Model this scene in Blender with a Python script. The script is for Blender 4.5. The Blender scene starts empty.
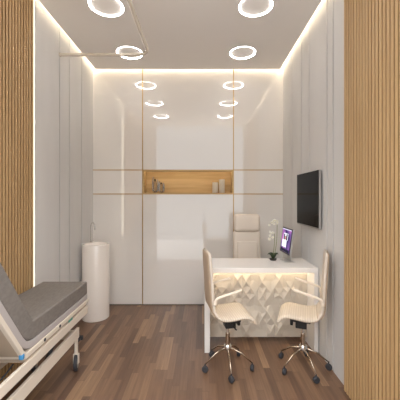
import bpy, bmesh, math, random
from mathutils import Vector, Matrix
random.seed(7)
PI = math.pi
scene = bpy.context.scene
col = scene.collection

# ------------------------------------------------------------------ camera, world, exposure
cam_d = bpy.data.cameras.new('camera')
cam = bpy.data.objects.new('camera', cam_d); col.objects.link(cam)
cam.location = (0, 0, 1.45); cam.rotation_euler = (PI/2, 0, 0)
cam_d.sensor_width = 36; cam_d.lens = 36*290/400
cam_d.shift_x = -2/400; cam_d.shift_y = -2/400
cam_d.clip_start = 0.02
scene.camera = cam
FILL_LOW, FILL_HIGH = .45, 2.3
w = bpy.data.worlds.new('world'); scene.world = w; w.use_nodes = True
wn_, wl_ = w.node_tree.nodes, w.node_tree.links
bg = wn_['Background']; bg.inputs[0].default_value = (.96, .98, 1, 1)
tc_ = wn_.new('ShaderNodeTexCoord'); sp_w = wn_.new('ShaderNodeSeparateXYZ'); ab_ = wn_.new('ShaderNodeMath'); ab_.operation = 'ABSOLUTE'
mr_ = wn_.new('ShaderNodeMapRange'); mr_.inputs[1].default_value = .28; mr_.inputs[2].default_value = .5
mr_.inputs[3].default_value = FILL_LOW; mr_.inputs[4].default_value = FILL_HIGH      # added fill light: dim near the horizon, bright steeply above and below
wl_.new(tc_.outputs['Generated'], sp_w.inputs[0]); wl_.new(sp_w.outputs[2], ab_.inputs[0]); wl_.new(ab_.outputs[0], mr_.inputs[0]); wl_.new(mr_.outputs[0], bg.inputs[1])
scene.view_settings.view_transform = 'Standard'
scene.view_settings.look = 'None'
scene.view_settings.gamma = 1
scene.view_settings.use_curve_mapping = False
scene.view_settings.exposure = 1.17
RING, COVE, SLATLED, DESKLED, NICHELED = 16.0, 9.5, .75, 10.0, 8.0
WARM = (1, .88, .68); NEUT = (1, .98, .96)

# ------------------------------------------------------------------ dimensions
XL, XR, D, FZ = -1.477, 1.098, 3.93, 1.17
CZ = 3.174
U = D/290.0

# ------------------------------------------------------------------ helpers
def srgb(r, g, b):
    f = lambda c: (c/255/12.92) if c/255 <= .04045 else ((c/255+.055)/1.055)**2.4
    return (f(r), f(g), f(b), 1)

def mat(name, rgb, rough=.5, metal=0, spec=.5, ior=1.5, trans=0, emit=None, es=0, coat=0):
    m = bpy.data.materials.new(name); m.use_nodes = True
    b = m.node_tree.nodes['Principled BSDF']
    b.inputs['Base Color'].default_value = srgb(*rgb)
    b.inputs['Roughness'].default_value = rough
    b.inputs['Metallic'].default_value = metal
    b.inputs['Specular IOR Level'].default_value = spec
    b.inputs['IOR'].default_value = ior
    b.inputs['Transmission Weight'].default_value = trans
    b.inputs['Coat Weight'].default_value = coat
    if emit:
        b.inputs['Emission Color'].default_value = (*emit, 1)
        b.inputs['Emission Strength'].default_value = es
    return m

def nodes(m): return m.node_tree.nodes, m.node_tree.links, m.node_tree.nodes['Principled BSDF']

def ramp(n, stops, interp='LINEAR'):
    r = n.new('ShaderNodeValToRGB'); r.color_ramp.interpolation = interp
    els = r.color_ramp.elements
    while len(els) < len(stops): els.new(.5)
    for e, (p, c) in zip(els, stops): e.position = p; e.color = c
    return r

def noisy(m, c1, c2, scale=(8, 8, 8), detail=4, bump=0, lo=.35, hi=.65):
    n, l, b = nodes(m)
    tc = n.new('ShaderNodeTexCoord'); mp = n.new('ShaderNodeMapping')
    mp.inputs['Scale'].default_value = scale
    ns = n.new('ShaderNodeTexNoise'); ns.inputs['Scale'].default_value = 1; ns.inputs['Detail'].default_value = detail
    r = ramp(n, [(lo, srgb(*c1)), (hi, srgb(*c2))])
    l.new(tc.outputs['Object'], mp.inputs['Vector']); l.new(mp.outputs[0], ns.inputs['Vector'])
    l.new(ns.outputs['Fac'], r.inputs[0]); l.new(r.outputs[0], b.inputs['Base Color'])
    if bump:
        bp = n.new('ShaderNodeBump'); bp.inputs['Strength'].default_value = bump; bp.inputs['Distance'].default_value = .004
        l.new(ns.outputs['Fac'], bp.inputs['Height']); l.new(bp.outputs[0], b.inputs['Normal'])
    return m

def emis(name, colr, s):
    m = bpy.data.materials.new(name); m.use_nodes = True
    n = m.node_tree.nodes; n.clear()
    e = n.new('ShaderNodeEmission'); o = n.new('ShaderNodeOutputMaterial')
    e.inputs[0].default_value = (*colr, 1); e.inputs[1].default_value = s
    m.node_tree.links.new(e.outputs[0], o.inputs[0])
    return m

def link(name, me, m, parent=None, smooth=False, loc=None):
    o = bpy.data.objects.new(name, me); col.objects.link(o)
    if m: me.materials.append(m)
    if parent: o.parent = parent
    if loc: o.location = loc
    if smooth:
        for p in me.polygons: p.use_smooth = True
    return o

def obj(name, bm, m, parent=None, smooth=False, bevel=0, seg=2, auto=None):
    bmesh.ops.recalc_face_normals(bm, faces=bm.faces)
    me = bpy.data.meshes.new(name); bm.to_mesh(me); bm.free()
    o = link(name, me, m, parent, smooth or auto is not None)
    if auto is not None:
        bmt = bmesh.new(); bmt.from_mesh(me)
        for e in bmt.edges:
            if len(e.link_faces) == 2 and e.calc_face_angle(0) > auto: e.smooth = False
        bmt.to_mesh(me); bmt.free()
    if bevel:
        md = o.modifiers.new('bevel', 'BEVEL'); md.width = bevel; md.segments = seg
        md.limit_method = 'ANGLE'; md.angle_limit = math.radians(40)
        md.harden_normals = False
    return o

def box(bm, x0, x1, y0, y1, z0, z1, M=None):
    vs = [bm.verts.new((x, y, z)) for x in (x0, x1) for y in (y0, y1) for z in (z0, z1)]
    for f in ((0,1,3,2), (4,6,7,5), (0,4,5,1), (2,3,7,6), (0,2,6,4), (1,5,7,3)):
        bm.faces.new([vs[i] for i in f])
    if M: bmesh.ops.transform(bm, matrix=M, verts=vs)
    return bm

def B(*a): return box(bmesh.new(), *a)

def frame_for(t):
    t = t.normalized(); up = Vector((0, 0, 1)) if abs(t.z) < .95 else Vector((0, 1, 0))
    a = t.cross(up).normalized(); return a, a.cross(t).normalized()

def tube(bm, pts, r, n=10, caps=True, sx=1, sy=1):
    pts = [Vector(p) for p in pts]; rings = []
    rs = r if isinstance(r, (list, tuple)) else [r]*len(pts)
    pa = None
    for i, p in enumerate(pts):
        t = (pts[min(i+1, len(pts)-1)] - pts[max(i-1, 0)])
        a, b = frame_for(t)
        if pa is not None and a.dot(pa) < 0: a, b = -a, -b
        pa = a
        rings.append([bm.verts.new(p + (a*math.cos(2*PI*k/n)*sx + b*math.sin(2*PI*k/n)*sy)*rs[i]) for k in range(n)])
    for q, s in zip(rings, rings[1:]):
        for k in range(n): bm.faces.new((q[k], q[(k+1) % n], s[(k+1) % n], s[k]))
    if caps: bm.faces.new(rings[0][::-1]); bm.faces.new(rings[-1])
    return bm

def lathe(bm, prof, n=32, c=(0, 0, 0)):
    rings = []
    for r, z in prof:
        if r < 1e-6: rings.append([bm.verts.new((c[0], c[1], c[2]+z))])
        else: rings.append([bm.verts.new((c[0]+r*math.cos(2*PI*k/n), c[1]+r*math.sin(2*PI*k/n), c[2]+z)) for k in range(n)])
    for a, b in zip(rings, rings[1:]):
        for k in range(n):
            k2 = (k+1) % n
            if len(a) == 1 and len(b) == 1: continue
            if len(a) == 1: bm.faces.new((a[0], b[k2], b[k]))
            elif len(b) == 1: bm.faces.new((a[k], a[k2], b[0]))
            else: bm.faces.new((a[k], a[k2], b[k2], b[k]))
    return bm

def prism(bm, poly, axis, a0, a1):
    """poly: 2D points; axis 'x' -> (y,z), 'y' -> (x,z), 'z' -> (x,y)"""
    def P(p, a): return {'x': (a, p[0], p[1]), 'y': (p[0], a, p[1]), 'z': (p[0], p[1], a)}[axis]
    A = [bm.verts.new(P(p, a0)) for p in poly]; Bv = [bm.verts.new(P(p, a1)) for p in poly]
    bm.faces.new(A); bm.faces.new(Bv[::-1])
    for i in range(len(poly)):
        j = (i+1) % len(poly); bm.faces.new((A[i], A[j], Bv[j], Bv[i]))
    return bm

def arc(cx, cy, r, a0, a1, n=8):
    return [(cx + r*math.cos(a0+(a1-a0)*i/n), cy + r*math.sin(a0+(a1-a0)*i/n)) for i in range(n+1)]

def thing(name, label, cat, loc=(0, 0, 0), rotz=0, group=None):
    o = bpy.data.objects.new(name, None); col.objects.link(o)
    o.empty_display_size = .1
    o.location = loc; o.rotation_euler = (0, 0, rotz)
    o['label'] = label; o['category'] = cat
    if group: o['group'] = group
    return o

def tag(o, label, cat, group=None):
    o['label'] = label; o['category'] = cat
    if group: o['group'] = group
    return o

def struct(o):
    o['kind'] = 'structure'; return o

def dup(root, loc, rotz, label):
    r = root.copy(); col.objects.link(r); r.location = loc; r.rotation_euler = (0, 0, rotz); r['label'] = label
    for ch in list(root.children):
        c = ch.copy(); col.objects.link(c); c.parent = r
        for g in list(ch.children):
            d = g.copy(); col.objects.link(d); d.parent = c
    return r

def catmull(pts, n=6):
    out = []; P = [Vector(p) for p in pts]; P = [2*P[0]-P[1]] + P + [2*P[-1]-P[-2]]
    for i in range(1, len(P)-2):
        for k in range(n):
            t = k/n; a, b, c, d = P[i-1], P[i], P[i+1], P[i+2]
            out.append(.5*((2*b)+(c-a)*t+(2*a-5*b+4*c-d)*t*t+(3*b-a-3*c+d)*t**3))
    out.append(P[-2]); return out

# ------------------------------------------------------------------ materials
M_ceil = mat('ceiling_paint', (232, 226, 220), .9, spec=.2)
M_wall = noisy(mat('grey_wall_panel', (214, 211, 208), .55, spec=.3), (210, 207, 204), (218, 215, 212), (3, 3, .6))
M_groove = mat('groove', (112, 103, 96), .8)
M_bounce = mat('bounce_tile', (150, 146, 142), .5)
M_corr = mat('corridor_paint', (205, 198, 190), .8)
M_gloss = mat('gloss_panel', (242, 236, 229), .0, spec=.5, ior=2.4)
M_gold = mat('gold_trim', (196, 160, 104), .28, metal=1)
M_white = mat('white_lacquer', (235, 230, 225), .3)
M_ring = emis('ring_light_diffuser', NEUT, RING)
M_cove = emis('cove_led', WARM, COVE)
M_sled = emis('slat_edge_led', WARM, SLATLED)
M_dled = emis('desk_led', WARM, DESKLED)
M_nled = emis('niche_led', (1, .86, .62), NICHELED)
M_chrome = mat('chrome', (225, 222, 218), .12, metal=1)
M_satin = mat('satin_champagne', (222, 212, 197), .22, metal=.35)
M_spoke = mat('brushed_spoke', (186, 170, 152), .25, metal=1)
M_black = mat('black_plastic', (28, 27, 28), .45)
M_dgrey = mat('dark_rubber', (52, 52, 56), .6)

# wood for slats
M_slat = mat('oak_slats', (176, 140, 98), .5, spec=.3)
noisy(M_slat, (186, 151, 107), (197, 162, 117), (14, 14, 1.2), 5)
M_slatshade = mat('slat_gap_shade', (152, 116, 76), .7, spec=.2)  # darker tone on slat sides and recess imitates shade in the gaps
M_nich = mat('niche_oak', (206, 174, 124), .45, spec=.3)
noisy(M_nich, (196, 162, 110), (214, 182, 132), (1.5, 10, 26), 5)

# floor planks running away from the doorway
def floor_mat():
    m = mat('walnut_planks', (120, 95, 80), .34, spec=.4)
    n, l, b = nodes(m)
    tc = n.new('ShaderNodeTexCoord'); sp = n.new('ShaderNodeSeparateXYZ'); l.new(tc.outputs['Object'], sp.inputs[0])
    def mth(op, a, v=None, v2=None):
        q = n.new('ShaderNodeMath'); q.operation = op
        for i, x in enumerate((a, v, v2)):
            if x is None: continue
            if isinstance(x, (int, float)): q.inputs[i].default_value = x
            else: l.new(x, q.inputs[i])
        return q.outputs[0]
    W_, L_ = .058, .58
    cx = mth('DIVIDE', sp.outputs[0], W_); ci = mth('FLOOR', cx)
    wn = n.new('ShaderNodeTexWhiteNoise'); wn.noise_dimensions = '1D'; l.new(ci, wn.inputs['W'])
    ry = mth('ADD', mth('DIVIDE', sp.outputs[1], L_), mth('MULTIPLY', wn.outputs['Value'], 7.3)); ri = mth('FLOOR', ry)
    cb = n.new('ShaderNodeCombineXYZ'); l.new(ci, cb.inputs[0]); l.new(ri, cb.inputs[1])
    w2 = n.new('ShaderNodeTexWhiteNoise'); w2.noise_dimensions = '2D'; l.new(cb.outputs[0], w2.inputs['Vector'])
    base = ramp(n, [(0, srgb(98, 74, 60)), (.25, srgb(112, 86, 68)), (.6, srgb(121, 93, 74)), (.85, srgb(130, 102, 80)), (1, srgb(150, 120, 94))])
    l.new(w2.outputs['Value'], base.inputs[0])
    mp = n.new('ShaderNodeMapping'); mp.inputs['Scale'].default_value = (60, 3, 1); l.new(tc.outputs['Object'], mp.inputs[0])
    va = n.new('ShaderNodeVectorMath'); va.operation = 'ADD'; l.new(mp.outputs[0], va.inputs[0])
    vs = n.new('ShaderNodeVectorMath'); vs.operation = 'SCALE'; vs.inputs['Scale'].default_value = 13.0
    l.new(w2.outputs['Color'], vs.inputs[0]); l.new(vs.outputs[0], va.inputs[1])
    gn = n.new('ShaderNodeTexNoise'); gn.inputs['Scale'].default_value = 1; gn.inputs['Detail'].default_value = 5; l.new(va.outputs[0], gn.inputs['Vector'])
    gr = ramp(n, [(.3, (.80, .79, .78, 1)), (.7, (1.14, 1.12, 1.09, 1))]); l.new(gn.outputs['Fac'], gr.inputs[0])
    mx = n.new('ShaderNodeMix'); mx.data_type = 'RGBA'; mx.blend_type = 'MULTIPLY'; mx.inputs[0].default_value = 1
    l.new(base.outputs[0], mx.inputs[6]); l.new(gr.outputs[0], mx.inputs[7])
    # seams
    fx = mth('FRACT', cx); sx = mth('GREATER_THAN', mth('ABSOLUTE', mth('SUBTRACT', fx, .5)), .488)
    fy = mth('FRACT', ry); sy = mth('GREATER_THAN', mth('ABSOLUTE', mth('SUBTRACT', fy, .5)), .4965)
    s = mth('MULTIPLY', mth('MAXIMUM', sx, sy), .45)
    m2 = n.new('ShaderNodeMix'); m2.data_type = 'RGBA'; l.new(s, m2.inputs[0]); l.new(mx.outputs[2], m2.inputs[6]); m2.inputs[7].default_value = srgb(66, 50, 42)
    l.new(m2.outputs[2], b.inputs['Base Color'])
    return m
M_floor = floor_mat()

# ------------------------------------------------------------------ room shell
Y0 = -2.2
struct(obj('floor', B(XL-.15, XR+.15, FZ-.12, 4.3, -.1, 0), M_floor))
struct(obj('floor_bounce', B(-2.6, 2.2, Y0, FZ-.12, -.1, 0), M_bounce))  # floor outside the doorway, added to bounce light onto the ceiling

def panelled_wall(name, x_face, sgn, cuts, y0, y1):
    """sgn +1: room lies on +x side of the face"""
    bm = bmesh.new()
    g = .007 if sgn > 0 else .009
    ys = [y0] + cuts + [y1]
    for a, b in zip(ys, ys[1:]):
        aa = a + (g if a != y0 else 0); bb = b - (g if b != y1 else 0)
        box(bm, min(x_face, x_face - sgn*.012), max(x_face, x_face - sgn*.012), aa, bb, 0, 3.30)
    o = struct(obj(name, bm, M_wall))
    b2 = B(min(x_face-sgn*.012, x_face-sgn*.15), max(x_face-sgn*.012, x_face-sgn*.15), y0, y1, 0, 3.30)
    obj('groove_backing', b2, M_groove, o)
    return o
panelled_wall('wall_left', XL, 1, [.765*D, .821*D, .905*D], FZ, 4.2)
panelled_wall('wall_right', XR, -1, [.618*D, .648*D, .757*D, .816*D, .90*D], FZ, 4.2)

# back wall: gloss panels with gold trims, display niche
x1, x2 = -59.4*U, 31.5*U
z1, z2 = 1.45 + 4*U, 1.45 + 28*U
wb = struct(obj('wall_back', B(XL-.15, XR+.15, 4.2, 4.3, 0, 3.30), M_corr))
t = .006
for (a, b) in ((XL, x1-t), (x2+t, XR)):
    for (c, d) in ((0.012, z1-t), (z1+t, z2-t), (z2+t, 3.30)):
        obj('gloss_panel', B(a, b, D, D+.02, c, d), M_gloss, wb)
    for z in (z1, z2):
        obj('gold_strip', B(a, b, D-.002, D+.02, z-t, z+t), M_gold, wb)
obj('gloss_panel', B(x1+t, x2-t, D, D+.02, .012, z1-t), M_gloss, wb)
obj('gloss_panel', B(x1+t, x2-t, D, D+.02, z2+t, 3.30), M_gloss, wb)
for x in (x1, x2):
    obj('gold_strip', B(x-t, x+t, D-.002, D+.02, 0.012, 3.30), M_gold, wb)
obj('plinth', B(XL, XR, D+.003, D+.02, 0, .012), M_groove, wb)

# front wall with the doorway the picture is taken through
bm = bmesh.new()
box(bm, XL-.15, -1.05, FZ-.12, FZ, 0, 3.30); box(bm, .95, XR+.15, FZ-.12, FZ, 0, 3.30)
box(bm, -1.05, .95, FZ-.12, FZ, 3.12, 3.30)
struct(obj('wall_front', bm, M_wall))

# ceiling: dropped slab with a light gap at left, back and right
G = .053
bm = bmesh.new()
box(bm, XL+G, XR-G, FZ+G, D-G, CZ, 3.215)
ce = struct(obj('ceiling', bm, M_ceil))
obj('upper_ceiling', B(XL-.15, XR+.15, FZ-.12, 4.3, 3.29, 3.40), M_white, ce)
def cove(name, *a):
    return obj(name, B(*a), M_cove, ce)
cove('light_strip', XL+.018, XL+.036, FZ+.045, D-.045, 3.283, 3.289)
cove('light_strip', XR-.036, XR-.018, FZ+.045, D-.045, 3.283, 3.289)
cove('light_strip', XL+.012, XR-.012, FZ+.012, FZ+.042, 3.283, 3.289)
cove('light_strip', XL+.012, XR-.012, D-.042, D-.012, 3.283, 3.289)

# ------------------------------------------------------------------ slat panels
def slat_panel(x_face, sgn, y_end, label, led):
    root = thing('slat_panel', label, 'wall panel', (x_face, (FZ+y_end)/2, 0))
    ox, oy = root.location.x, root.location.y
    def bx(bm, a, b, c, d, e, f): box(bm, min(a, b)-ox, max(a, b)-ox, c-oy, d-oy, e, f)
    y_beg = FZ+.002
    gap = .012
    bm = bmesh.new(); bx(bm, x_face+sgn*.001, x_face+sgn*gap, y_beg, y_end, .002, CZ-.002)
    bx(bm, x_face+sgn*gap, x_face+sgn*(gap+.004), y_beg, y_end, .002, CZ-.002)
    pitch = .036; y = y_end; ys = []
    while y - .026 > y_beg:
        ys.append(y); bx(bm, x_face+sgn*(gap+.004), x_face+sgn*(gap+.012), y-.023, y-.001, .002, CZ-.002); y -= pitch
    obj('backing_board', bm, M_slatshade, root)
    bm = bmesh.new()
    for y in ys: bx(bm, x_face+sgn*(gap+.012), x_face+sgn*(gap+.018), y-.025, y, .002, CZ-.002)
    obj('slats', bm, M_slat, root, bevel=.0025, seg=2)
    if led:
        bm = bmesh.new(); prism(bm, [(sgn*.002, y_end+.001-oy), (sgn*.028, y_end+.001-oy), (sgn*.010, y_end+.052-oy), (sgn*.002, y_end+.066-oy)], 'z', .004, CZ-.004)
        obj('light_strip', bm, M_sled, root)
    return root
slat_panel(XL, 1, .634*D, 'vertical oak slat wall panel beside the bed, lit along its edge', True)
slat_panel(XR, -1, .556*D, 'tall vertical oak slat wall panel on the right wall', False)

# ------------------------------------------------------------------ ring lights
def ring_light(x, y, z, label, ro=.1515, ri=.1415, m=None, group='ring lights in the ceiling'):
    root = thing('ring_light', label, 'ceiling light', (x, y, z), 0, group)
    bm = bmesh.new(); lathe(bm, [(ri, 0), (ri, -.006), (ro, -.006), (ro, 0)], 48)
    obj('diffuser', bm, m or M_ring, root, auto=.6)
    bm = bmesh.new(); lathe(bm, [(ro, 0), (ro, -.008), (ro+.004, -.008), (ro+.004, 0)], 48)
    obj('outer_rim', bm, M_white, root, auto=.6)
    return root
XRL, XRR = -63.2*U, 35.5*U
for fy, where in ((.874, 'nearest the back wall'), (.661, 'in the middle pair'), (.449, 'nearest the doorway, mirrored in the gloss wall')):
    ring_light(XRL, fy*D, CZ, 'glowing white ring ceiling light on the left, ' + where)
    ring_light(XRR, fy*D, CZ, 'glowing white ring ceiling light on the right, ' + where)

# ------------------------------------------------------------------ curtain rail
root = thing('curtain_rail', 'bent champagne metal curtain rail below the ceiling above the bed', 'curtain rail', (XL, .765*D, 2.93))
Yr, Zr, xc = .765*D, 2.935, -.545
pts = [(XL+.002, Yr, Zr)] + [(xc-.13, Yr, Zr)]
pts += [(xc-.13+.13*math.sin(a), Yr-.13+.13*math.cos(a), Zr) for a in [PI/2*i/8 for i in range(1, 9)]]
pts += [(xc, 2.2, Zr), (xc, 1.32, Zr)]
P = [Vector(p)-root.location for p in pts]
bm = bmesh.new(); tube(bm, P, .016, 14); obj('rail', bm, M_satin, root, auto=.7)
bm = bmesh.new(); tube(bm, [P[0], P[0]+Vector((.008, 0, 0))], .021, 20); obj('wall_flange', bm, M_satin, root, auto=.7)
bm = bmesh.new(); tube(bm, [P[-1]+Vector((0, .03, 0)), Vector((P[-1].x, P[-1].y+.03, CZ-.0005-root.location.z))], .010, 14); obj('ceiling_hanger', bm, M_satin, root, auto=.7)

# ------------------------------------------------------------------ display niche
root = thing('display_niche', 'lit oak display niche set in the glossy back wall', 'shelf niche', ((x1+x2)/2, D, z1))
def nb(name, m, *a, **k):
    bm = B(*a); bmesh.ops.translate(bm, verts=bm.verts, vec=-root.location); return obj(name, bm, m, root, **k)
e = .022
nb('back_board', M_nich, x1+t, x2-t, D+.17, D+.185, z1-.004, z2+.004)
nb('shelf_board', M_nich, x1+t, x2-t, D-.003, D+.17, z1-.006, z1+e-.006)
nb('top_board', M_nich, x1+t, x2-t, D-.003, D+.17, z2-.012, z2+.006)
nb('side_board', M_nich, x1+t, x1+t+.016, D-.003, D+.17, z1+e-.006, z2-.012)
nb('side_board', M_nich, x2-t-.016, x2-t, D-.003, D+.17, z1+e-.006, z2-.012)
nb('front_lip', M_nich, x1+t, x2-t, D-.003, D+.008, z2-.020, z2-.012)
nb('light_strip', M_nled, x1+t+.02, x2-t-.02, D+.009, D+.013, z2-.0195, z2-.013)
zs = z1+e-.006+.0005

M_glass = mat('clear_glass', (236, 234, 230), .03, trans=1, ior=1.5)
M_silver = mat('silver_glaze', (190, 184, 176), .16, metal=1)
M_frost = mat('frosted_glass', (250, 240, 222), .35, trans=.35, ior=1.25)
def niche_x(px, y=D+.07): return (px-202)/290*y
def loop_vase(px, wpx, hpx, label, tilt):
    s = U*1.02; h = hpx*s; r = wpx*s/2
    root = thing('sculptural_vase', label, 'vase', (niche_x(px), D+.07, zs), 0, 'silver vases in the niche')
    # open loop: two prongs of unequal height rising from a shared rounded foot
    rt = .0105
    L = catmull([(-r*.62, 0, h-rt), (-r+rt, 0, h*.72), (-r+rt, 0, h*.3), (-r*.55, 0, rt*1.15), (r*.55, 0, rt*1.15), (r-rt, 0, h*.3), (r-rt, 0, h*.62), (r*.5, 0, h*.8)], 6)
    mz = min(p.z for p in L)
    for p in L: p.z += rt*1.1-mz
    rs = [rt*(.45+.55*min(1, 4*i/len(L), 4*(len(L)-1-i)/len(L)+.1)) for i in range(len(L))]
    bm = bmesh.new(); tube(bm, L, rs, 12); obj('loop', bm, M_silver, root, smooth=True)
    bm = bmesh.new()
    tube(bm, [(0, 0, .014), (0, 0, h*.25), (-r*.1, 0, h*.6), (-r*.15, 0, h*.84)], [r*.62, r*.66, r*.5, r*.2], 14, sy=.7)
    obj('glass_core', bm, M_glass, root, smooth=True)
    return root
loop_vase(155.4, 6.6, 16.5, 'taller silver and glass vase at the left end of the niche', 0)
loop_vase(161.6, 6.0, 12.3, 'shorter silver and glass vase beside the taller one in the niche', 0)
def tumbler(px, wpx, hpx, label):
    r, h = wpx*U/2, hpx*U
    root = thing('tumbler', label, 'tumbler', (niche_x(px), D+.07, zs), 0, 'pale tumblers in the niche')
    bm = bmesh.new(); lathe(bm, [(0, 0), (r*.94, 0), (r, .004), (r, h), (r-.004, h), (r-.005, .008), (0, .008)], 28)
    obj('glass_body', bm, M_frost, root, auto=.6)
    return root
tumbler(215.2, 6, 10.6, 'shorter pale frosted tumbler at the right end of the niche')
tumbler(221.9, 6, 13.6, 'taller pale frosted tumbler at the right end of the niche')

# ------------------------------------------------------------------ washbasin
M_ceram = mat('white_ceramic', (232, 222, 213), .14, spec=.5)
sx_, sy_ = -1.292, 3.53
root = thing('pedestal_washbasin', 'tall white cylindrical pedestal washbasin with chrome tap by the left wall', 'washbasin', (sx_, sy_, 0))
R_, H_ = .158, .893
bm = bmesh.new(); lathe(bm, [(0, 0), (R_-.004, 0), (R_, .004), (R_, H_-.006), (R_-.005, H_), (R_-.022, H_), (R_-.03, H_-.012), (R_-.05, H_-.06), (.05, H_-.085), (.018, H_-.09), (0, H_-.09)], 64)
obj('basin_column', bm, M_ceram, root, auto=.7)
bm = bmesh.new(); lathe(bm, [(0, 0), (.017, 0), (.017, .004), (0, .006)], 20, (0, 0, H_-.0895)); obj('drain', bm, M_chrome, root, auto=.7)
fx, fy = -.099, .10
fo = obj('faucet', tube(bmesh.new(), [(fx, fy, H_+.002), (fx, fy, H_+.20)] + [(fx+.032-.032*math.cos(a), fy-.02*(1-math.cos(a)), H_+.20+.05*math.sin(a)) for a in [PI*i/10 for i in range(1, 11)]] + [(fx+.064, fy-.04, H_+.16)], .0065, 10), M_chrome, root, auto=.8)
obj('tap_base', tube(bmesh.new(), [(fx, fy, H_-.0005), (fx, fy, H_+.02)], .013, 14), M_chrome, fo, auto=.7)
obj('tap_lever', tube(bmesh.new(), [(fx+.012, fy, H_+.012), (fx+.032, fy-.004, H_+.03)], .004, 8), M_chrome, fo)

# ------------------------------------------------------------------ reception desk
M_top = mat('white_worktop', (240, 234, 228), .22)
M_facet = mat('faceted_panel', (206, 194, 178), .45)
dx0, dx1, dy0, dy1, dz = .024, 1.090, 2.711, 3.15, .796
root = thing('desk', 'white desk with glowing faceted front and white worktop against right wall', 'desk', ((dx0+dx1)/2, (dy0+dy1)/2, 0))
def dk(name, bm, m, **k):
    bmesh.ops.translate(bm, verts=bm.verts, vec=-root.location); return obj(name, bm, m, root, **k)
dk('desktop', B(dx0, dx1, dy0, dy1, dz-.047, dz), M_top, bevel=.003)
dk('side_panel', B(dx0, dx0+.05, dy0+.002, dy1-.01, 0, dz-.047), M_top, bevel=.002)
dk('side_panel', B(dx1-.04, dx1, dy0+.002, dy1-.01, 0, dz-.047), M_top, bevel=.002)
# faceted relief
fy0 = 2.90; fz0, fz1 = .062, dz-.05; fxa, fxb = dx0+.052, dx1-.042
bm = bmesh.new(); nc, nr = 12, 5; rnd = random.Random(3); grid = []
for j in range(2*nr+1):               # cell corners (even) and edge midpoints (odd)
    row = []
    for i in range(2*nc+1):
        x = fxa+(fxb-fxa)*i/(2*nc); z = fz0+(fz1-fz0)*j/(2*nr); ei, ej = i in (0, 2*nc), j in (0, 2*nr)
        z = fz0+(.688-fz0)*j/(2*nr)
        if not ei: x += rnd.uniform(-.007, .007)
        if not ej: z += rnd.uniform(-.016, .016)
        if i % 2 and j % 2: dep = (.028*rnd.uniform(.6, 1)) if rnd.random() < .5 else .002
        elif i % 2 == 0 and j % 2 == 0: dep = .024*rnd.uniform(.1, 1)
        else: dep = .014*rnd.uniform(0, 1.2) if i % 2 else .003
        if j == 2*nr or j == 0: dep *= .25
        row.append(bm.verts.new((x, fy0-dep, z)))
    grid.append(row)
for j in range(1, 2*nr, 2):
    for i in range(1, 2*nc, 2):
        rim = [grid[j-1][i-1], grid[j-1][i], grid[j-1][i+1], grid[j][i+1], grid[j+1][i+1], grid[j+1][i], grid[j+1][i-1], grid[j][i-1]]
        for k in range(8): bm.faces.new((rim[k], rim[(k+1) % 8], grid[j][i]))
bd = [[r[0] for r in grid], [r[-1] for r in grid], grid[0], grid[-1]]
for ed in bd:
    bk = [bm.verts.new((v.co.x, fy0+.02, v.co.z)) for v in ed]
    for k in range(len(ed)-1): bm.faces.new((ed[k], ed[k+1], bk[k+1], bk[k]))
box(bm, fxa, fxb, fy0-.001, fy0+.02, .689, fz1)
bk = [bm.verts.new((x, fy0+.02, z)) for x, z in ((fxa, fz0), (fxb, fz0), (fxb, .688), (fxa, .688))]
bm.faces.new(bk)
dk('front_panel', bm, M_facet)
dk('light_strip', B(dx0+.06, dx1-.05, fy0-.055, fy0-.043, dz-.053, dz-.0475), M_dled)

# ------------------------------------------------------------------ swivel chairs at the desk
M_beige = mat('beige_leather', (216, 202, 186), .45)
def ribbed_leather():
    m = mat('ribbed_beige_leather', (210, 193, 173), .45)
    n, l, b = nodes(m)
    tc = n.new('ShaderNodeTexCoord'); wv = n.new('ShaderNodeTexWave'); wv.bands_direction = 'X'
    wv.inputs['Scale'].default_value = 17; l.new(tc.outputs['Object'], wv.inputs['Vector'])
    r = ramp(n, [(.0, srgb(204, 188, 168)), (.3, srgb(214, 198, 179)), (1, srgb(218, 203, 184))])
    l.new(wv.outputs['Fac'], r.inputs[0]); l.new(r.outputs[0], b.inputs['Base Color'])
    bp = n.new('ShaderNodeBump'); bp.inputs['Strength'].default_value = .4; bp.inputs['Distance'].default_value = .006
    l.new(wv.outputs['Fac'], bp.inputs['Height']); l.new(bp.outputs[0], b.inputs['Normal'])
    return m
M_rib = ribbed_leather()
M_shellback = mat('tan_back_shell', (192, 168, 142), .5)
M_armw = mat('cream_armrest', (236, 222, 204), .4)

def strip(bm, prof, w0, w1, th, n_in):
    """sweep a 2D (x,z) profile sideways into a padded sheet with rounded long edges"""
    pts = [Vector((p[0], 0, p[1])) for p in prof]; rings = []
    for i, p in enumerate(pts):
        tg = (pts[min(i+1, len(pts)-1)]-pts[max(i-1, 0)]).normalized(); nm = Vector((-tg.z, 0, tg.x))
        f = i/(len(pts)-1); hw = (w0+(w1-w0)*f)/2
        ends = .6 if i in (0, len(pts)-1) else 1
        sec = [(-hw, 0), (-hw+.008, th/2), (-hw*.5, th/2), (hw*.5, th/2), (hw-.008, th/2), (hw, 0), (hw-.008, -th/2), (-hw+.008, -th/2)]
        rings.append([bm.verts.new(p + nm*(s[1]*ends) + Vector((0, s[0], 0))) for s in sec])
    n = 8
    for q, s in zip(rings, rings[1:]):
        for k in range(n): bm.faces.new((q[k], q[(k+1) % n], s[(k+1) % n], s[k]))
    bm.faces.new(rings[0][::-1]); bm.faces.new(rings[-1])
    return bm

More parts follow.
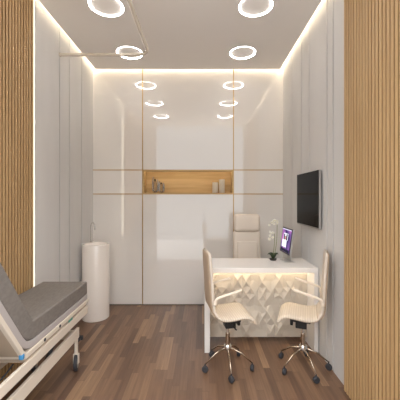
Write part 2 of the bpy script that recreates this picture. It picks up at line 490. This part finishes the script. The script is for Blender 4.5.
def star_base(root, rad, hub_z, a0, m_leg, cr=.033, cw=.036, leg_w=.012):
    for k in range(5):
        a = a0 + k*2*PI/5; c, s = math.cos(a), math.sin(a)
        bm = bmesh.new()
        tube(bm, [(c*.012, s*.012, hub_z), (c*rad*.55, s*rad*.55, hub_z*.62+.03), (c*rad, s*rad, cr*2+.014)], [leg_w*1.1, leg_w, leg_w*.75], 8)
        lg = obj('leg', bm, m_leg, root, smooth=True)
        Mx = Matrix.Translation((c*rad, s*rad, cr)) @ Matrix.Rotation(a+.9*(k % 3)+.6, 4, 'Z') @ Matrix.Rotation(PI/2, 4, 'X')
        bm = bmesh.new(); lathe(bm, [(0, -cw/2), (cr*.8, -cw/2), (cr, -cw/2+.006), (cr, -.003), (cr*.85, -.002), (cr*.85, .002), (cr, .003), (cr, cw/2-.006), (cr*.8, cw/2), (0, cw/2)], 20)
        tube(bm, [(0, 0, 0), (0, .001, 0), (0, cr*2-.010, 0)], [.006, .006, .006], 6)
        bmesh.ops.transform(bm, matrix=Mx, verts=bm.verts)
        # stem must point up: rebuilt separately below
        obj('caster', bm, M_dgrey, lg, auto=.6)

def task_chair(label, loc, rz):
    root = thing('swivel_chair', label, 'office chair', loc, rz, 'swivel chairs in front of the desk')
    back = catmull([(-.180, 0, 1.004), (-.172, 0, .88), (-.162, 0, .74), (-.155, 0, .62), (-.145, 0, .54), (-.118, 0, .492)], 5)
    seat = catmull([(-.118, 0, .492), (-.075, 0, .472), (-.01, 0, .468), (.07, 0, .477), (.135, 0, .475), (.175, 0, .452), (.192, 0, .425)], 5)
    bm = strip(bmesh.new(), [(p.x, p.z) for p in back], .27, .33, .022, 0); bk = obj('backrest', bm, M_beige, root, smooth=True)
    bm = strip(bmesh.new(), [(p.x, p.z) for p in seat], .34, .35, .024, 0); obj('seat', bm, M_rib, root, smooth=True)
    # rear shell following the back
    bm = strip(bmesh.new(), [(p.x-.016, p.z-.006) for p in back], .24, .31, .008, 0); obj('back_shell', bm, M_shellback, bk, smooth=True)
    for s in (-1, 1):
        y = s*.178
        pts = catmull([(-.150, y, .605), (-.143, y, .642), (-.118, y, .662), (-.02, y, .688), (.07, y, .711)], 5)
        bm = bmesh.new(); tube(bm, pts, .012, 10, sx=1.15, sy=.8); obj('armrest', bm, M_armw, root, smooth=True)
    bm = bmesh.new(); box(bm, -.06, .095, -.08, .08, .412, .455); box(bm, -.03, .06, -.05, .05, .35, .412); box(bm, .08, .105, -.03, .03, .36, .42)
    obj('tilt_mechanism', bm, M_black, root, bevel=.006)
    bm = bmesh.new(); tube(bm, [(.02, -.08, .40), (.02, -.15, .395), (.03, -.165, .39)], .005, 8); obj('height_lever', bm, M_black, root)
    bm = bmesh.new(); tube(bm, [(0, 0, .29), (0, 0, .35)], .011, 14); obj('gas_piston', bm, M_chrome, root, auto=.7)
    bm = bmesh.new(); tube(bm, [(0, 0, .17), (0, 0, .295)], .019, 18); obj('column', bm, M_spoke, root, auto=.7)
    bm = bmesh.new(); lathe(bm, [(0, .155), (.03, .155), (.034, .165), (.034, .19), (.026, .2), (0, .2)], 20); obj('hub', bm, M_chrome, root, auto=.7)
    star_base(root, .208, .175,   .82, M_spoke, cr=.027, cw=.028, leg_w=.007)
    return root
c0 = task_chair('beige swivel chair at the left end of the desk front, facing right', (.220, 2.485, 0), math.radians(10))
c1 = dup(c0, (.862, 2.475, 0), math.radians(180-20), 'beige swivel chair at the right end of the desk front, facing left')

M_exec = mat('pale_leather', (228, 214, 198), .5)
# ------------------------------------------------------------------ executive chair behind the desk
root = thing('executive_chair', 'tall beige leather executive chair behind the desk', 'office chair', (.555, 3.44, 0), 0)
def padded(name, x0, x1, y0, y1, z0, z1, m, r, parent=None, lean=0):
    bm = B(x0, x1, y0, y1, z0, z1)
    if lean:
        for v in bm.verts: v.co.y += lean*(v.co.z-.45)
    o = obj(name, bm, m, parent or root, smooth=False, bevel=r, seg=4)
    for p in o.data.polygons: p.use_smooth = True
    return o
bk = padded('backrest', -.166, .166, .10, .165, .46, 1.04, M_exec, .022, lean=.06)
padded('headrest', -.162, .162, .068, .165, 1.035, 1.252, M_exec, .04, lean=.06)
padded('back_cushion', -.125, .125, .078, .12, .50, .92, M_exec, .018, bk, lean=.06)
padded('seat', -.18, .18, -.24, .13, .40, .48, M_exec, .025)
for s in (-1, 1):
    bm = bmesh.new()
    tube(bm, catmull([(s*.19, .10, .43), (s*.215, .10, .55), (s*.215, .06, .60), (s*.215, -.10, .60), (s*.21, -.15, .54), (s*.19, -.12, .43)], 4), .011, 10)
    ar = obj('armrest', bm, M_chrome, root, smooth=True)
    padded('arm_pad', s*.215-.022, s*.215+.022, -.10, .06, .605, .63, M_exec, .01, ar)
bm = bmesh.new(); tube(bm, [(0, 0, .15), (0, 0, .37)], .02, 16); obj('column', bm, M_chrome, root, auto=.7)
bm = B(-.09, .09, -.10, .08, .365, .40); obj('tilt_mechanism', bm, M_black, root, bevel=.006)
star_base(root, .22, .15, .3, M_chrome)

# ------------------------------------------------------------------ hospital bed
M_matt = mat('grey_mattress_fabric', (133, 124, 116), .9, spec=.15)
noisy(M_matt, (124, 117, 111), (133, 126, 120), (90, 30, 60), 6, bump=.1)
M_band = mat('pale_grey_vinyl', (182, 174, 171), .55)
M_bedfr = mat('cream_bed_frame', (224, 212, 196), .4)
M_under = mat('bed_underside', (190, 172, 152), .6)
M_wheel = mat('wheel_disc', (150, 144, 138), .5)
M_blue = mat('blue_plastic', (70, 140, 190), .4)
M_teal = mat('teal_sticker', (90, 160, 140), .5)
bx0, bx1 = -1.415, -1.022
root = thing('hospital_bed', 'cream hospital bed with grey mattress and raised backrest', 'bed', ((bx0+bx1)/2, 2.0, 0))
def bd_(name, bm, m, parent=None, **k):
    bmesh.ops.translate(bm, verts=bm.verts, vec=-root.location); return obj(name, bm, m, parent or root, **k)
ang = math.radians(56); uu = Vector((-math.cos(ang), math.sin(ang))); nn = Vector((math.sin(ang), math.cos(ang)))
Bd = Vector((1.672, .546)); Yf = 2.585; LB = .64
def layer(t0, t1, rin, rout, yend, lb):
    """L-shaped side profile between two offsets above the deck, bend rounded"""
    def corner(t): return Bd + Vector((.5317*t, t))
    def path(t, r):
        c = corner(t); k = r*math.tan((ang)/2)
        a = c + Vector((k, 0)); b = c + uu*k
        pts = [a*(1-s)*(1-s) + c*2*s*(1-s) + b*s*s for s in [i/6 for i in range(7)]]
        return pts
    p0 = path(t0, rout); p1 = path(t1, rin)
    e0 = Bd + nn*t0 + uu*lb; e1 = Bd + nn*t1 + uu*lb
    poly = [Vector((yend, Bd.y+t0))] + p0 + [e0, e1] + p1[::-1] + [Vector((yend, Bd.y+t1))]
    return [(p.x, p.y) for p in poly]
ma = bd_('mattress', prism(bmesh.new(), layer(.049, .161, .02, .16, Yf, LB), 'x', bx0, bx1), M_matt, bevel=.010, seg=3)
bd_('mattress_edging', prism(bmesh.new(), layer(.004, .048, .14, .20, Yf, LB), 'x', bx0-.002, bx1+.002), M_band, ma, bevel=.006)
# deck frame
lip = .028
bm = bmesh.new(); box(bm, bx0-.004, bx1+.008, 1.672, Yf+.012, .546-lip, .551)
bd_('deck', bm, M_bedfr, bevel=.004)
bd_('deck_frame', B(bx0+.02, bx1-.012, 1.69, Yf-.005, .49, .546-lip-.0005), M_under)
for k, (y) in enumerate((2.07, 1.87)):
    bm = bmesh.new(); tube(bm, [(bx1+.0085, y, .536), (bx1+.011, y, .536)], .011, 14); bd_('bolt', bm, M_dgrey)
# backrest board
q0, q1 = Bd + nn*.004, Bd + uu*(LB+.03) + nn*.004
q2, q3 = q1 - nn*.026, q0 - nn*.026
for (xa, xb) in ((bx0-.004, bx0+.022), (bx1-.018, bx1+.008)):
    bb = bd_('backrest_rail', prism(bmesh.new(), [tuple(q0), tuple(q1), tuple(q2), tuple(q3)], 'x', xa, xb), M_bedfr, bevel=.003)
bm = bmesh.new(); prism(bm, [tuple(q0-nn*.004), tuple(q1-nn*.004), tuple(q1-nn*.016), tuple(q0-nn*.016)], 'x', bx0+.022, bx1-.018)
bd_('backrest_board', bm, M_under, bb)
kn = Bd + uu*.235 - nn*.022
bm = bmesh.new(); tube(bm, [(bx1-.07, kn.x, kn.y+.01), (bx1-.07, kn.x-.025, kn.y-.008)], .022, 16); bd_('release_knob', bm, M_bedfr, bb, auto=.7)
bm = B(bx1-.012, bx1+.012, 1.632, 1.654, .535, .565); bd_('latch', bm, M_blue, bevel=.005)
# side rails of the deck
for (xa, xb) in ((bx0-.006, bx0+.016), (bx1-.016, bx1+.006)):
    bd_('side_rail', B(xa, xb, 1.25, Yf+.004, .430, .495), M_bedfr, bevel=.005)
bd_('end_rail', B(bx0+.016, bx1-.016, Yf-.02, Yf+.004, .430, .495), M_bedfr, bevel=.004)
bd_('sticker', B(bx1+.0082, bx1+.0092, 2.20, 2.27, .500, .519), M_teal)
# base frame on castors
gx0, gx1 = -1.405, -1.058+.0
for (xa, xb) in ((gx0-.012, gx0+.012), (gx1-.012, gx1+.012)):
    bd_('base_rail', B(xa, xb, 1.25, 2.475, .262, .350), M_bedfr, bevel=.005)
for y in (1.36, 2.44):
    bd_('cross_bar', B(gx0+.012, gx1-.012, y-.015, y+.015, .265, .335), M_bedfr, bevel=.004)
for y in (1.52, 2.12):
    for x in (gx0+.03, gx1-.03):
        bm = bmesh.new(); tube(bm, [(x, y-.10, .31), (x, y+.10, .44)], .014, 10); lk = bd_('lift_arm', bm, M_dgrey, smooth=True)
for y in (1.36, 2.44):
    for x in (gx0, gx1):
        bm = bmesh.new(); box(bm, x-.010, x+.010, y-.014, y+.014, .14, .345); tube(bm, [(x, y, .145), (x, y, .09)], .010, 8)
        box(bm, x-.022, x-.015, y-.014, y+.014, .06, .12); box(bm, x+.015, x+.022, y-.014, y+.014, .06, .12); box(bm, x-.022, x+.022, y-.014, y+.014, .118, .142)
        lg = bd_('leg', bm, M_bedfr, bevel=.002)
        bm = bmesh.new(); lathe(bm, [(0, -.014), (.05, -.014), (.066, -.013), (.070, -.008), (.070, .008), (.066, .013), (.05, .014), (0, .014)], 32)
        bmesh.ops.transform(bm, matrix=Matrix.Translation((x, y, .0702)) @ Matrix.Rotation(.24, 4, 'Z') @ Matrix.Rotation(PI/2, 4, 'Y'), verts=bm.verts)
        bd_('tyre', bm, M_dgrey, lg, auto=.6)
        bm = bmesh.new(); tube(bm, [(-.0150, 0, 0), (.0150, 0, 0)], .047, 24); bmesh.ops.transform(bm, matrix=Matrix.Translation((x, y, .0702)) @ Matrix.Rotation(.24, 4, 'Z'), verts=bm.verts); bd_('wheel', bm, M_wheel, lg, auto=.6)
        bm = bmesh.new(); box(bm, x-.012, x+.012, y+.018, y+.075, .225, .240); box(bm, x-.02, x+.02, y+.07, y+.10, .216, .25)
        bd_('brake_pedal', bm, M_dgrey, lg, bevel=.004)
# actuator under the backrest
bm = bmesh.new(); box(bm, -1.33, -1.17, 1.44, 1.60, .40, .50); ac = bd_('actuator', bm, M_under, bevel=.02, seg=3)
bm = bmesh.new(); tube(bm, [(-1.25, 1.55, .50), (-1.25, 1.50, .62)], .014, 10); bd_('piston', bm, M_chrome, ac, auto=.7)
bm = bmesh.new(); tube(bm, catmull([(-1.17, 1.52, .45), (-1.12, 1.55, .44), (-1.09, 1.60, .47), (-1.08, 1.66, .50)], 5), .005, 8); bd_('cable', bm, M_black, ac, smooth=True)

# ------------------------------------------------------------------ television
M_screen = mat('tv_glass', (14, 13, 13), .06, spec=.12, ior=1.3)
tx = 1.060; ty0, ty1, tz0, tz1 = 2.642, 3.236, 1.172, 1.706
root = thing('television', 'flat black television mounted on the right wall above the desk', 'television', (XR, (ty0+ty1)/2, (tz0+tz1)/2))
def tv(name, m, *a, **k):
    bm = B(*a); bmesh.ops.translate(bm, verts=bm.verts, vec=-root.location); return obj(name, bm, m, root, **k)
tv('casing', M_chrome if False else mat('silver_casing', (176, 172, 168), .35, metal=.6), tx+.003, tx+.022, ty0-.012, ty1+.002, tz0-.010, tz1+.002, bevel=.003)
tv('screen', M_screen, tx, tx+.004, ty0, ty1, tz0+.004, tz1)
tv('wall_bracket', M_black, tx+.022, XR-.0005, ty0+.18, ty1-.18, tz0+.14, tz1-.14)

# ------------------------------------------------------------------ computer monitor
def screen_mat():
    m = bpy.data.materials.new('desktop_wallpaper'); m.use_nodes = True
    n = m.node_tree.nodes; l = m.node_tree.links; n.clear()
    e = n.new('ShaderNodeEmission'); o = n.new('ShaderNodeOutputMaterial'); e.inputs[1].default_value = .55
    tc = n.new('ShaderNodeTexCoord'); mp = n.new('ShaderNodeMapping'); mp.inputs['Scale'].default_value = (4, 4, 5)
    ns = n.new('ShaderNodeTexNoise'); ns.inputs['Scale'].default_value = 1.0; ns.inputs['Detail'].default_value = 3; ns.inputs['Distortion'].default_value = .8
    r = ramp(n, [(.3, srgb(60, 44, 92)), (.45, srgb(120, 92, 150)), (.55, srgb(214, 120, 196)), (.65, srgb(150, 140, 180)), (.75, srgb(70, 56, 96))])
    l.new(tc.outputs['Object'], mp.inputs[0]); l.new(mp.outputs[0], ns.inputs['Vector']); l.new(ns.outputs['Fac'], r.inputs[0])
    l.new(r.outputs[0], e.inputs[0]); l.new(e.outputs[0], o.inputs[0]); return m
mx_, my_ = .893, 3.02
root = thing('computer_monitor', 'silver computer monitor on the desk showing a purple desktop', 'monitor', (mx_, my_, dz), math.radians(2))
tilt = Matrix.Translation((-.035, 0, .082)) @ Matrix.Rotation(math.radians(8), 4, 'Y')
def mo(name, m, a, parent=None, **k):
    bm = B(*a); bmesh.ops.transform(bm, matrix=tilt, verts=bm.verts); return obj(name, bm, m, parent or root, **k)
W2, HH = .152, .262
M_alu = mat('aluminium', (196, 194, 192), .35, metal=.7)
mo('casing', M_alu, (.002, .02, -W2, W2, 0, HH), bevel=.004)
mo('bezel', M_black, (-.003, .002, -W2, W2, 0, HH), bevel=.001)
sc = mo('screen', screen_mat(), (-.005, -.003, -W2+.014, W2-.014, .016, HH-.012))
M_w = emis('window_white', (.85, .87, .95), .6); M_d = emis('window_dark', (.03, .03, .05), .5); M_r = emis('window_red', (.5, .12, .08), .6); M_l = emis('window_lilac', (.62, .58, .75), .6)
mo('menu_bar', M_l, (-.0065, -.005, -W2+.014, W2-.014, HH-.022, HH-.012), sc)
mo('document_window', M_w, (-.0070, -.005, -.03, .10, .06, .135), sc)
mo('photo_window', M_w, (-.0070, -.005, -.055, .075, .136, .205), sc)
mo('photo_figure', M_d, (-.0080, -.007, -.045, -.01, .136, .200), sc)
mo('photo_figure', M_d, (-.0080, -.007, .03, .062, .136, .195), sc)
mo('photo_figure', M_r, (-.0082, -.007, -.002, .022, .140, .175), sc)
mo('dock', M_d, (-.0065, -.005, -W2+.02, W2-.02, .018, .045), sc)
bm = bmesh.new(); prism(bm, [(-.06, .0), (.06, .0), (.05, .13), (-.05, .13)], 'x', .0, .008)
bmesh.ops.transform(bm, matrix=Matrix.Translation((.012, 0, .002)) @ Matrix.Rotation(math.radians(-4), 4, 'Y'), verts=bm.verts)
obj('stand', bm, M_alu, root, bevel=.002)
obj('foot', B(-.06, .055, -.075, .075, .0005, .007), M_alu, root, bevel=.003)

# ------------------------------------------------------------------ orchid
M_leaf = mat('orchid_leaf', (52, 66, 38), .4)
M_stem = mat('orchid_stem', (150, 150, 92), .5)
M_petal = mat('orchid_petal', (250, 247, 234), .6); 
M_heart = mat('orchid_heart', (214, 190, 90), .6)
M_pot = mat('dark_pot', (48, 45, 42), .4)
ox, oy = .748, 3.05
root = thing('potted_orchid', 'white orchid with two arching stems and dark leaves on the desk', 'plant', (ox, oy, dz+.0005))
bm = bmesh.new(); lathe(bm, [(0, 0), (.030, 0), (.036, .008), (.037, .018), (.033, .018), (.031, .014), (0, .014)], 24); obj('pot', bm, M_pot, root, auto=.6)
rl = random.Random(11)
for k in range(7):
    a = k*2*PI/7+.3; L = rl.uniform(.045, .06); up = rl.uniform(.035, .07)
    bm = bmesh.new(); rows = []
    for i in range(8):
        f = i/7; r = .008+L*f; z = .014+up*math.sin(f*PI*.72)*1.0; wd = .019*math.sin(PI*(.12+.85*f))
        c, s = math.cos(a), math.sin(a)
        rows.append([bm.verts.new((c*r-s*q*wd, s*r+c*q*wd, z+abs(q)*.006)) for q in (-1, 0, 1)])
    for p, q in zip(rows, rows[1:]):
        for j in range(2): bm.faces.new((p[j], p[j+1], q[j+1], q[j]))
    lf = obj('leaf', bm, M_leaf, root, smooth=True)
    md = lf.modifiers.new('thick', 'SOLIDIFY'); md.thickness = .003
def flower(p, face, s, parent):
    """five petals round a small heart, facing direction 'face'"""
    bm = bmesh.new(); face = Vector(face).normalized(); a, b = frame_for(face)
    p = Vector(p)
    for k in range(5):
        th = 2*PI*k/5 + PI/2; wq = .62 if k % 5 in (1, 4) else .44
        d = a*math.cos(th)+b*math.sin(th); e_ = face.cross(d)
        ring = [bm.verts.new(p + d*(s*(.5+.5*math.cos(q))) + e_*(s*wq*math.sin(q)) + face*(.12*s*math.cos(q))) for q in [2*PI*i/10 for i in range(10)]]
        top = bm.verts.new(p + d*s*.5 + face*s*.16); bot = bm.verts.new(p + d*s*.5 - face*s*.02)
        for i in range(10):
            bm.faces.new((ring[i], ring[(i+1) % 10], top)); bm.faces.new((ring[(i+1) % 10], ring[i], bot))
    o = obj('flower', bm, M_petal, parent, smooth=True)
    bm = bmesh.new(); bmesh.ops.create_icosphere(bm, subdivisions=1, radius=s*.2, matrix=Matrix.Translation(p+face*s*.2)); obj('heart', bm, M_heart, o, smooth=True)
for (pts, ts) in (([(.012, .0, .03), (.035, .0, .18), (.042, 0, .33), (.034, -.01, .405), (.005, -.02, .425), (-.03, -.025, .40)], (.62, .72, .82, .91, 1)),
                  ([(-.004, .0, .03), (.010, -.005, .15), (.012, -.01, .26), (-.004, -.015, .295), (-.03, -.02, .28), (-.045, -.025, .235)], (.6, .75, .88, 1))):
    sp_ = catmull(pts, 8); bm = bmesh.new(); tube(bm, sp_, .003, 6); st = obj('stem', bm, M_stem, root, smooth=True)
    for t_ in ts:
        p = sp_[int(t_*(len(sp_)-1))]
        flower(p+Vector((rl.uniform(-.008, .008), -.012, rl.uniform(-.008, .004))), (rl.uniform(-.5, .5), -1, rl.uniform(-.2, .3)), rl.uniform(.015, .018), st)
        flower(p+Vector((rl.uniform(-.03, .03), .012, rl.uniform(-.035, .012))), (rl.uniform(-.8, .8), -.6, rl.uniform(-.2, .5)), rl.uniform(.013, .016), st)
